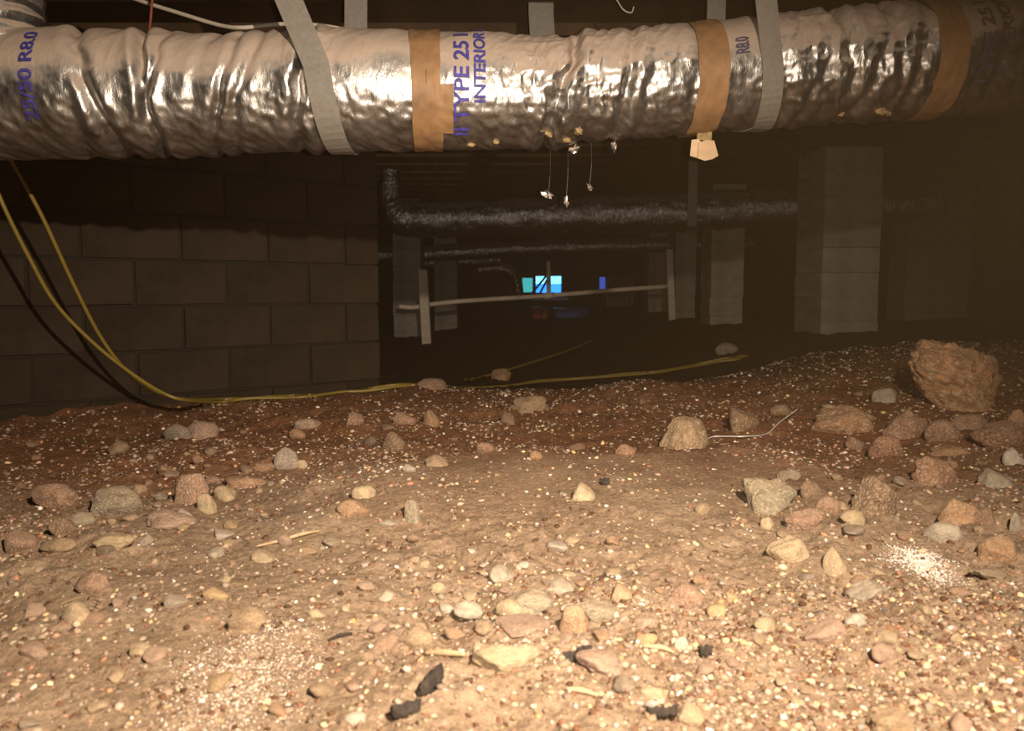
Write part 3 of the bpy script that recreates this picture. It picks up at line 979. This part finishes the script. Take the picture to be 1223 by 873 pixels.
CL = dict(O=(.42, .22, .11), P=(.33, .18, .12), T=(.44, .30, .17), C=(.62, .47, .28), G=(.31, .275, .19), W=(.74, .68, .58), B=(.20, .115, .065),
          K=(.035, .03, .026), Y=(.62, .42, .19), R=(.31, .14, .08), S=(.30, .26, .22), L=(.50, .46, .37), I=(.47, .30, .235))
CN = dict(O='orange', P='pinkish brown', T='tan', C='cream', G='grey-green', W='white', B='brown', K='black', Y='yellow', R='reddish', S='grey', L='pale grey', I='pink')

# column, row (middle), width, height in the photo, colour, short unique name, what the label adds
ROCKS = [
 (1145, 455, 108, 88, 'O', 'big orange rock', 'with pale crust, largest of all, near the concrete pier'),
 (822, 517, 50, 44, 'T', 'tan block-shaped rock', 'behind the brow of the smooth mound'),
 (1009, 500, 60, 36, 'O', 'orange wedge rock', 'left of the cluster below the big orange rock'),
 (887, 502, 34, 26, 'B', 'brown lump', 'behind the bright wire and beside the tan block-shaped rock'),
 (1062, 471, 28, 20, 'L', 'pale grey chip', 'leaning near the left foot of the big orange rock'),
 (1088, 508, 50, 34, 'P', 'flat-topped brown rock', 'wedged below the big orange rock'),
 (1130, 516, 34, 26, 'P', 'squarish brown rock', 'directly under the big orange rock'),
 (1198, 520, 52, 32, 'R', 'smooth red rock', 'below and right of the big orange rock'),
 (1216, 502, 20, 26, 'O', 'orange edge stone', 'at the picture edge above the smooth red rock'),
 (1165, 505, 38, 18, 'P', 'long sloping brown stone', 'between the big orange rock and the smooth red rock'),
 (1062, 533, 34, 24, 'R', 'small red pyramid stone', 'on the brow under the orange wedge rock'),
 (1123, 562, 58, 34, 'R', 'red-brown pointed rock', 'below the rock cluster and above the grey egg-shaped stone'),
 (1190, 573, 36, 24, 'L', 'grey egg-shaped stone', 'smooth, right of the red-brown pointed rock'),
 (1214, 546, 22, 20, 'W', 'white crusted stone', 'at the picture edge under the smooth red rock'),
 (1138, 538, 40, 14, 'O', 'thin orange slab', 'lying between the red pyramid and the smooth red rock'),
 (918, 592, 56, 40, 'G', 'grey-tan rock with a greenish corner', 'above the flat-faced brown rock'),
 (944, 568, 22, 14, 'G', 'grey-green oval pebble', 'touching the grey-tan rock with a greenish corner'),
 (960, 620, 46, 30, 'P', 'flat-faced brown rock', 'trapezoid, below the grey-tan rock'),
 (1048, 594, 44, 46, 'B', 'dark brown upright rock', 'half buried with a lit cap'),
 (1022, 618, 26, 16, 'C', 'cream oval stone', 'at the foot of the dark brown upright rock'),
 (992, 604, 26, 22, 'P', 'dull brown stone', 'left of the dark brown upright rock'),
 (968, 586, 26, 22, 'B', 'rusty brown stone', 'right of the grey-tan rock with a greenish corner'),
 (1145, 612, 40, 30, 'O', 'orange and white rock', 'behind the pale blue-grey slab'),
 (1181, 618, 28, 20, 'P', 'small squarish brown stone', 'right of the orange and white rock'),
 (1132, 636, 38, 24, 'L', 'pale blue-grey slab', 'in front of the orange and white rock'),
 (1214, 624, 12, 24, 'L', 'teal-grey edge stone', 'at the picture edge right of the small squarish brown stone'),
 (944, 656, 40, 28, 'C', 'knobbly cream rock', 'below the flat-faced brown rock'),
 (1000, 672, 26, 34, 'C', 'pointed cream rock', 'standing between the knobbly cream rock and the white powder'),
 (1041, 706, 44, 24, 'L', 'pale greenish flat stone', 'below the white powder patch'),
 (1028, 692, 18, 10, 'O', 'orange chip', 'lying on top of the pale greenish flat stone'),
 (1200, 656, 44, 32, 'O', 'rust and white rock', 'at the right, beyond the white powder patch'),
 (1190, 686, 40, 12, 'G', 'thin greenish slab', 'right of the white powder patch'),
 (918, 624, 14, 18, 'C', 'little cream stone', 'under the grey-tan rock beside the flat-faced brown rock'),
 (131, 602, 54, 36, 'G', 'grey-green boulder', 'biggest stone along the block wall side'),
 (62, 594, 44, 28, 'P', 'brown rock with a pale corner', 'left of the grey-green boulder'),
 (94, 620, 26, 16, 'G', 'little greenish stone', 'at the foot of the grey-green boulder'),
 (72, 628, 30, 22, 'B', 'brown sloped stone', 'below the brown rock with a pale corner'),
 (226, 586, 32, 36, 'P', 'upright brown rock', 'behind the cream wedge, right of the grey-green boulder'),
 (244, 602, 20, 24, 'C', 'cream wedge stone', 'leaning against the upright brown rock'),
 (268, 590, 26, 20, 'C', 'cream crusted stone', 'right of the cream wedge stone'),
 (290, 576, 46, 16, 'O', 'long orange-tan stone', 'lying above the cream crusted stone'),
 (195, 621, 60, 20, 'I', 'low pink slab', 'below and right of the grey-green boulder'),
 (218, 614, 16, 12, 'L', 'round grey pebble', 'sitting on the low pink slab'),
 (132, 645, 44, 18, 'C', 'long cream stone', 'below the grey-green boulder'),
 (66, 652, 36, 18, 'T', 'mottled tan stone', 'left of the long cream stone'),
 (20, 650, 34, 24, 'P', 'brown corner rock', 'at the left picture edge under the brown rock'),
 (125, 656, 20, 12, 'K', 'black lump', 'tucked under the long cream stone'),
 (240, 515, 32, 20, 'I', 'dusky pink stone', 'beside the dark grey stone below the yellow cord'),
 (212, 516, 30, 18, 'S', 'dark grey stone', 'touching the dusky pink stone below the yellow cord'),
 (340, 549, 26, 26, 'S', 'mauve grey rock', 'upright, beside the orange sliver'),
 (317, 557, 30, 12, 'O', 'orange sliver stone', 'left of the mauve grey rock'),
 (360, 555, 11, 10, 'C', 'small cream bead stone', 'right of the mauve grey rock'),
 (364, 506, 28, 12, 'I', 'long pink stone', 'right above the white speckled chip, below the cord'),
 (356, 518, 20, 12, 'O', 'orange chip with white spot', 'under the long pink stone'),
 (422, 500, 20, 16, 'P', 'small brown cone stone', 'midway between the long pink stone and the round orange pebble'),
 (514, 500, 16, 18, 'O', 'round orange pebble', 'beyond the smooth mound, below the cord'),
 (480, 500, 26, 14, 'P', 'flat mauve stone', 'left of the round orange pebble'),
 (470, 528, 26, 22, 'B', 'ochre brown lump', 'below the flat mauve stone'),
 (442, 527, 12, 10, 'K', 'coal black pebble', 'left of the ochre brown lump'),
 (633, 484, 40, 18, 'T', 'lumpy tan rock pair', 'beyond the smooth mound under the cord'),
 (600, 446, 22, 16, 'O', 'dim orange stone', 'in the dark just past the yellow cord'),
 (516, 459, 30, 12, 'P', 'dim pink slab', 'lying against the yellow cord'),
 (870, 416, 24, 12, 'S', 'dim grey stone', 'past the loop end of the yellow cord'),
 (639, 544, 15, 10, 'O', 'orange triangle stone', 'on the brow of the smooth mound'),
 (420, 606, 34, 22, 'O', 'orange-brown oval rock', 'on the smooth mound with a pale stone behind it'),
 (434, 588, 24, 14, 'C', 'pale knobbly stone', 'just behind the orange-brown oval rock'),
 (491, 612, 18, 28, 'G', 'grey-green pointed stone', 'standing on the smooth mound'),
 (464, 624, 20, 8, 'L', 'grey sliver', 'left of the grey-green pointed stone'),
 (695, 588, 26, 22, 'C', 'lone cream stone', 'alone on the smooth mound'),
 (520, 551, 24, 13, 'T', 'tan brow stone', 'on the mound brow beside a grey cube stone'),
 (487, 559, 15, 9, 'L', 'grey cube stone', 'left of the tan brow stone'),
 (748, 537, 22, 12, 'R', 'rust chip', 'beyond the mound, left of the tan block-shaped rock'),
 (605, 786, 66, 38, 'C', 'broad cream slab', 'flat, largest stone in front'),
 (575, 780, 24, 26, 'C', 'cream spur stone', 'joined against the broad cream slab'),
 (622, 748, 60, 22, 'I', 'shiny mauve stone', 'lying over the broad cream slab'),
 (630, 716, 50, 26, 'G', 'olive brown slab', 'behind the shiny mauve stone'),
 (612, 728, 34, 24, 'C', 'chalky cream lump', 'between the olive slab and the shiny mauve stone'),
 (557, 736, 32, 20, 'L', 'smooth pale green pebble', 'oval, left of the shiny mauve stone'),
 (524, 701, 17, 16, 'C', 'round cream pebble', 'behind the smooth pale green pebble'),
 (498, 758, 40, 32, 'T', 'striped tan rock', 'left of the broad cream slab'),
 (686, 744, 30, 34, 'O', 'orange tan cobble', 'right of the shiny mauve stone'),
 (716, 726, 44, 30, 'G', 'grey-olive rock', 'right behind the orange tan cobble'),
 (741, 708, 24, 22, 'T', 'tan knob', 'behind the grey-olive rock'),
 (668, 700, 28, 16, 'L', 'pale teal and white stone', 'behind the olive brown slab'),
 (720, 792, 56, 26, 'I', 'pale pink slab', 'right of the black pieces'),
 (823, 710, 38, 26, 'P', 'brown gable-shaped stone', 'in front, near the yellow pebbles'),
 (774, 763, 20, 14, 'Y', 'yellow nugget', 'right of the grey-olive rock'),
 (874, 712, 17, 11, 'Y', 'bright yellow pebble', 'beside the tan gold pebble'),
 (860, 728, 24, 16, 'Y', 'tan gold pebble', 'below the bright yellow pebble'),
 (916, 746, 25, 17, 'C', 'creamy gold stone', 'right of the tan gold pebble'),
 (988, 756, 44, 28, 'I', 'dull pink rock', 'with a rounded side, behind the bottom right stones'),
 (1056, 780, 34, 22, 'I', 'pinkish cream stone', 'right of the dull pink rock'),
 (1066, 862, 46, 32, 'T', 'big tan bottom stone', 'cut by the bottom picture edge'),
 (815, 770, 15, 17, 'W', 'white chunk', 'in front of the brown gable-shaped stone'),
 (780, 828, 30, 18, 'C', 'cream stone with an ochre hole', 'near the bottom, beside a white lump'),
 (780, 840, 16, 12, 'W', 'white lump', 'in front of the cream stone with an ochre hole'),
 (824, 852, 30, 24, 'C', 'long cream bottom stone', 'near the bottom edge beneath the white chunk'),
 (288, 742, 50, 34, 'T', 'striped tan block', 'with a sharp back edge, in front of the yellowish pebble'),
 (254, 709, 28, 14, 'Y', 'yellowish flat pebble', 'behind the striped tan block'),
 (88, 731, 32, 24, 'C', 'cream pyramid stone', 'alone before the left soil bank'),
 (107, 697, 34, 26, 'P', 'brown half-buried stone', 'behind the cream pyramid stone'),
 (205, 718, 26, 16, 'S', 'greyish stone', 'left of the yellowish flat pebble'),
 (166, 774, 24, 18, 'C', 'cream tan stone', 'in front between the cream pyramid and the striped block'),
 (424, 858, 22, 14, 'W', 'bright white stone', 'near the bottom edge left of the dark bark'),
 (40, 778, 34, 20, 'I', 'pale pink stone', 'in the left bottom corner gravel'),
 (1082, 640, 22, 12, 'P', 'low brown chip', 'just above the white powder patch'),
 (1150, 706, 26, 14, 'P', 'low dusty stone', 'right of the pale greenish flat stone'),
]
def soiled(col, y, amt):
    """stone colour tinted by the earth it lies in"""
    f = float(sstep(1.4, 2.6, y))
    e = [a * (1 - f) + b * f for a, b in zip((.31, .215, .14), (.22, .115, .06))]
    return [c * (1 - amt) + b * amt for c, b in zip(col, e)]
placed = []        # x, y, radius, short name, px, py
def depth_clear(): pass
BIGM = {}
for k, (px, py, w, h, c, short, extra) in enumerate(ROCKS):
    g = ground_hit(px, py + h * 0.42)
    d = g.y
    wm, hm = w / F * d, h / F * d
    slope = abs(ray(px, py).z)
    dep = min(wm * 0.8, hm * 2.2)
    vis = max(hm - slope * dep * 0.35, hm * 0.62)
    hz = vis / 0.76
    if w >= 40:
        me = rock_mesh('stone', 700 + k if k else 913, 5 if w > 90 else 4, 13 if w < 90 else 16, 0.10 if w < 90 else 0.13, 0.9 if k else 0.35)
    else:
        me = SHAPES[k % len(SHAPES)]
    o = link('stone', me, None)
    r = random.Random(k)
    o.rotation_euler = (r.uniform(-.12, .12), r.uniform(-.12, .12), r.uniform(-.25, .25) + (math.pi if k % 2 else 0))
    grow = 1.3 if k else 1.36
    o.scale = (wm / 2 * grow, dep / 2 * 1.1, hz / 2 * (grow if k else 0.84))
    if not k: o.rotation_euler = (0.1, 0.5, 0.3)
    o.location = (g.x, g.y + dep * 0.30, max(g.z, float(base_ground(g.x, g.y)) - 0.01) + hz * 0.5 - hz * (0.34 if k else 0.13))
    col = CL[c] if k else (.50, .265, .13); j = [r.uniform(.9, 1.12)] * 3
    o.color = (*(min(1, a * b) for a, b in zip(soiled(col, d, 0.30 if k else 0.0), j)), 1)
    lab = short + ' ' + extra
    tag(o, lab, 'stone', 'stones lying on the crawl space soil')
    placed.append((g.x, g.y + dep * .3, wm / 2, short, px, py, CN[c]))
# random stones between the chosen ones
used = set(p[3] for p in placed)
labels = {}
count = 0
tries = 0
NEED = 192
while count < NEED and tries < 20000:
    tries += 1
    zone = random.random()
    if zone < 0.34: px, py = random.gauss(690, 105), random.gauss(728, 42)       # dense spill of stones in front
    elif zone < 0.52: px, py = random.uniform(8, 330), random.gauss(610, 45)     # stones along the wall side
    elif zone < 0.66: px, py = random.uniform(960, 1216), random.gauss(560, 60)
    else: px, py = random.uniform(8, 1216), 470 + 400 * random.random() ** 0.8
    if not (8 < px < 1216 and 468 < py < 870): continue
    if px < 300 and py < 500: continue
    # the smooth mound carries few stones
    if 380 < px < 820 and 552 < py < 640 and random.random() < 0.93: continue
    if 760 < px < 1000 and 520 < py < 580 and random.random() < 0.7: continue
    g = ground_hit(px, py)
    size = random.choice((11, 12, 13, 15, 17, 19, 22, 25, 29, 33)) * (0.7 + 0.5 * (py - 400) / 470)
    wm = size / F * g.y
    if any((g.x - q[0]) ** 2 + ((g.y - q[1]) * 0.6) ** 2 < (q[2] * 0.8 + wm * 0.42) ** 2 for q in placed): continue
    near = min(((q[4] - px) ** 2 + (1.6 * (q[5] - py)) ** 2, i) for i, q in enumerate(placed[:len(ROCKS)]))[1]
    q = placed[near]
    c = random.choice('OTTCCPPPIRWYSBG' if py > 600 else 'OOTPPPRRBCSI')
    if py > 650: c = random.choice('OTTCCCPIIWWYSL')
    dx, dy = px - q[4], (py - q[5]) * 1.6
    where = ('right of' if dx > 0 else 'left of') if abs(dx) > abs(dy) else ('in front of' if dy > 0 else 'behind')
    dist = math.hypot(dx, dy)
    how = 'close' if dist < 45 else ('a little way' if dist < 90 else 'well')
    lab = '%s %s pebble %s %s the %s' % ('small' if size < 11 else ('mid-sized' if size < 15 else 'larger'), CN[c], how, where, q[3])
    if labels.get(lab):
        continue
    labels[lab] = 1
    o = link('stone', PEB[count % len(PEB)] if size < 12 else SHAPES[count % len(SHAPES)], None)
    hz = wm * random.uniform(0.45, 0.8); dep = wm * random.uniform(.7, 1.1)
    o.scale = (wm / 2, dep / 2, hz / 2)
    o.rotation_euler = (random.uniform(-.3, .3), random.uniform(-.3, .3), random.uniform(0, 6.28))
    o.location = (g.x, g.y, g.z + hz * 0.18)
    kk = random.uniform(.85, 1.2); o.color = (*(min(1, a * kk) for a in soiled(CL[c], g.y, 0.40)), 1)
    tag(o, lab, 'stone', 'stones lying on the crawl space soil')
    placed.append((g.x, g.y, wm / 2, None, px, py, CN[c]))
    count += 1

# ------------------------------------------------------------------ gravel too fine to count: one object
def gravel(name, n, label, sampler, palette, smin, smax, m, sink=0.0, jit=(0.55, 1.3)):
    bm = bmesh.new(); bmesh.ops.create_icosphere(bm, subdivisions=1, radius=1)
    V0 = np.array([v.co[:] for v in bm.verts]); F0 = np.array([[v.index for v in f.verts] for f in bm.faces]); bm.free()
    x, y = sampler(n)
    n = len(x)
    size = (smin + (smax - smin) * RNG.random(n) ** 3.2) * (0.68 + 0.25 * y)
    z = ground(x, y)
    sc_ = size[:, None] * RNG.uniform(0.6, 1.15, (n, 3)); sc_[:, 2] *= 0.7
    a = RNG.uniform(0, 6.283, n); b = RNG.normal(0, .4, n)
    V = V0[None] * RNG.uniform(*jit, (n, 12, 1)) * sc_[:, None, :]
    cb, sb = np.cos(b)[:, None], np.sin(b)[:, None]
    X, Y, Z = V[..., 0], V[..., 1] * cb - V[..., 2] * sb, V[..., 1] * sb + V[..., 2] * cb
    ca, sa = np.cos(a)[:, None], np.sin(a)[:, None]
    V = np.stack([X * ca - Y * sa + x[:, None], X * sa + Y * ca + y[:, None], Z + (z + sink * sc_[:, 2])[:, None]], -1)
    Fc = (F0[None] + (np.arange(n) * 12)[:, None, None]).reshape(-1, 3)
    me = bpy.data.meshes.new(name)
    me.vertices.add(n * 12); me.vertices.foreach_set('co', V.reshape(-1).astype(np.float32))
    me.loops.add(Fc.size); me.loops.foreach_set('vertex_index', Fc.reshape(-1).astype(np.int32))
    me.polygons.add(len(Fc)); me.polygons.foreach_set('loop_start', (np.arange(len(Fc)) * 3).astype(np.int32))
    me.update(calc_edges=True)
    pal = np.array(palette(y) if callable(palette) else palette)
    if pal.ndim == 2: idx = RNG.integers(0, len(pal), n); c = pal[idx]
    else: c = pal
    c = np.clip(c * RNG.uniform(.75, 1.25, (n, 1)), 0, 1)
    at_ = me.color_attributes.new('tint', 'FLOAT_COLOR', 'POINT')
    cc = np.ones((n, 12, 4)); cc[..., :3] = c[:, None, :]
    at_.data.foreach_set('color', cc.reshape(-1).astype(np.float32))
    o = link(name, me, m, None, False)
    return tag(o, label, 'gravel', None, 'stuff')
t = NT('gravel_mineral')
va = t.n('ShaderNodeVertexColor'); va.layer_name = 'tint'
t.color(va.outputs[0]); t.setp(Roughness=0.85, Specular_IOR_Level=0.3)
def samp_main(n):
    # even over the picture from near to the crest, sparse on the smooth mound
    u = RNG.random(n); y = 0.66 * (4.4 / 0.66) ** u
    x = RNG.uniform(-0.78, 0.78, n) * y
    mound = np.exp(-((y - 2.0) / 0.34) ** 2) * np.exp(-((x - 0.12) / 0.62) ** 2)
    dens = (0.3 + 0.7 * sstep(-0.35, 0.35, fbm(x * 2.6, y * 2.6, 77, 3))) * (1 - 0.78 * mound) + 0.5 * np.exp(-((y - 1.22) / 0.22) ** 2 - ((x - 0.1) / 0.28) ** 2)
    wall_side = (x - wp0.x) * dv.y - (y - wp0.y) * dv.x      # keep in front of the block wall
    keep = (RNG.random(n) < dens) & (wall_side > 0.05)
    return x[keep], y[keep]
def pal_main(y):
    n = len(y)
    pale = np.array([CL[k] for k in 'CCWWLIYT']); warm = np.array([CL[k] for k in 'OPPITSRT']) * 1.1
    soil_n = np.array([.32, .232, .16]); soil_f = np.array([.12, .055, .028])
    f = sstep(1.5, 3.0, y)[:, None]  # distant gravel painted darker to offset the light it catches
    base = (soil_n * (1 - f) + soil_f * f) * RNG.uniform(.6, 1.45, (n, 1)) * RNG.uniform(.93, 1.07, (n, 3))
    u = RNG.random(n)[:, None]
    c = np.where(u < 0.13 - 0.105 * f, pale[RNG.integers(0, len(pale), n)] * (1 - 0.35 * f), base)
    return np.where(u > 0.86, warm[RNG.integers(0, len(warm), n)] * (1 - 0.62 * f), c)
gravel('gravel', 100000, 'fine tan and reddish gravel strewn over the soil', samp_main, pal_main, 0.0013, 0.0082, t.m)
def blob(px, py, rx, ry):
    def f(n):
        g = ground_hit(px, py); d = g.y
        x = g.x + RNG.normal(0, rx / F * d, n); y = g.y + RNG.normal(0, ry / F * d / 0.3, n)
        return x, y
    return f
gravel('powder', 5000, 'patch of white powder between the pale slabs', blob(1100, 670, 17, 8), [(.66, .60, .52), (.72, .68, .62)], 0.0005, 0.0022, t.m, 0.1, (.85, 1.1))
gravel('powder', 4200, 'pale pinkish dust scatter in front of the striped tan block', blob(290, 812, 42, 24), [(.66, .55, .47), (.72, .62, .54), (.55, .42, .33)], 0.0006, 0.0022, t.m, 0.1, (.85, 1.1))

# ------------------------------------------------------------------ twigs, wire, bark
def on_path(pix, lift): return [on_ground(x, y, l) for (x, y), l in zip(pix, lift)]
def twig(name, pix, lift, rad, m, label, cat, n=7):
    pts = catmull(on_path(pix, lift), 5)
    rr = np.interp(np.linspace(0, 1, len(pts)), np.linspace(0, 1, len(rad)), rad)
    o = link(name, tube_mesh(name, pts, list(rr), n), m)
    return tag(o, label, cat)
twig('twig', [(305, 655), (335, 649), (362, 642), (383, 636)], [.004, .006, .008, .004], [.002, .0035, .004, .002], M['twig'], 'pale dry twig lying on the slope of the smooth mound', 'twig')
twig('twig', [(507, 783), (530, 784), (556, 785)], [.004, .006, .004], [.003, .005, .003], M['twig'], 'short pale stick left of the broad cream slab', 'twig')
twig('twig', [(768, 775), (790, 777), (806, 783)], [.004, .005, .004], [.002, .004, .002], M['twig'], 'short pale stick beneath the yellow nugget', 'twig')
twig('twig', [(676, 826), (695, 829), (714, 834)], [.004, .005, .004], [.002, .004, .002], M['twig'], 'short pale stick under the pale pink slab', 'twig')
twig('twig', [(392, 767), (405, 763), (420, 759)], [.003, .005, .003], [.002, .003, .002], M['bark'], 'short dark stick right of the striped tan block', 'twig')
twig('wire', [(838, 532), (850, 524), (870, 524), (890, 524), (915, 521), (930, 512), (945, 504), (952, 500)], [.004, .006, .008, .008, .008, .02, .03, .034], [.0021] * 4, M['steel'], 'bent bright metal wire lying beside the tan block-shaped rock', 'wire')

def bark(px, py, length, width, ang, label, seed, ht=0.012):
    g = ground_hit(px, py); d = g.y
    L, Wd = length / F * d, width / F * d
    n, mseg = 18, 9
    P = np.zeros((n, mseg, 3))
    for i in range(n):
        u = i / (n - 1) - .5
        for j in range(mseg):
            v = j / (mseg - 1) - .5
            taper = (1 - abs(2 * u) ** 3) ** .5 if abs(u) < .5 else 0.05
            P[i, j] = (u * L, v * Wd * max(taper, .1) + 0.002 * float(vnoise(i * .9, j * .1, seed)), ht * (1 - (2 * v) ** 2) + 0.003 * float(vnoise(i * .8, j * .9, seed + 2)))
    top = grid_mesh('bark', P)
    o = link('bark_piece', top, M['bark'])
    so = o.modifiers.new('thickness', 'SOLIDIFY'); so.thickness = 0.004
    o.location = (g.x, g.y, g.z + 0.002); o.rotation_euler = (0.1, 0, ang)
    return tag(o, label, 'bark', 'dark bark pieces')
bark(514, 820, 62, 22, 1.25, 'long dark bark shard in front, left of the broad cream slab', 3, .016)
bark(484, 852, 40, 20, 0.5, 'short dark bark shard at the bottom beside the bright white stone', 5)
bark(679, 790, 20, 14, 0.2, 'black bark crumb touching the pale pink slab, the lower of two', 7)
bark(697, 783, 22, 13, 0.5, 'black bark crumb touching the pale pink slab, the upper of two', 9)
bark(722, 578, 12, 9, 0.3, 'tiny black bark crumb right of the lone cream stone', 11)
bark(790, 856, 40, 12, 0.1, 'thin dark bark strip at the bottom edge under the white lump', 13)
bark(842, 782, 18, 12, 0.3, 'dark bark crumb right of the white chunk', 15)
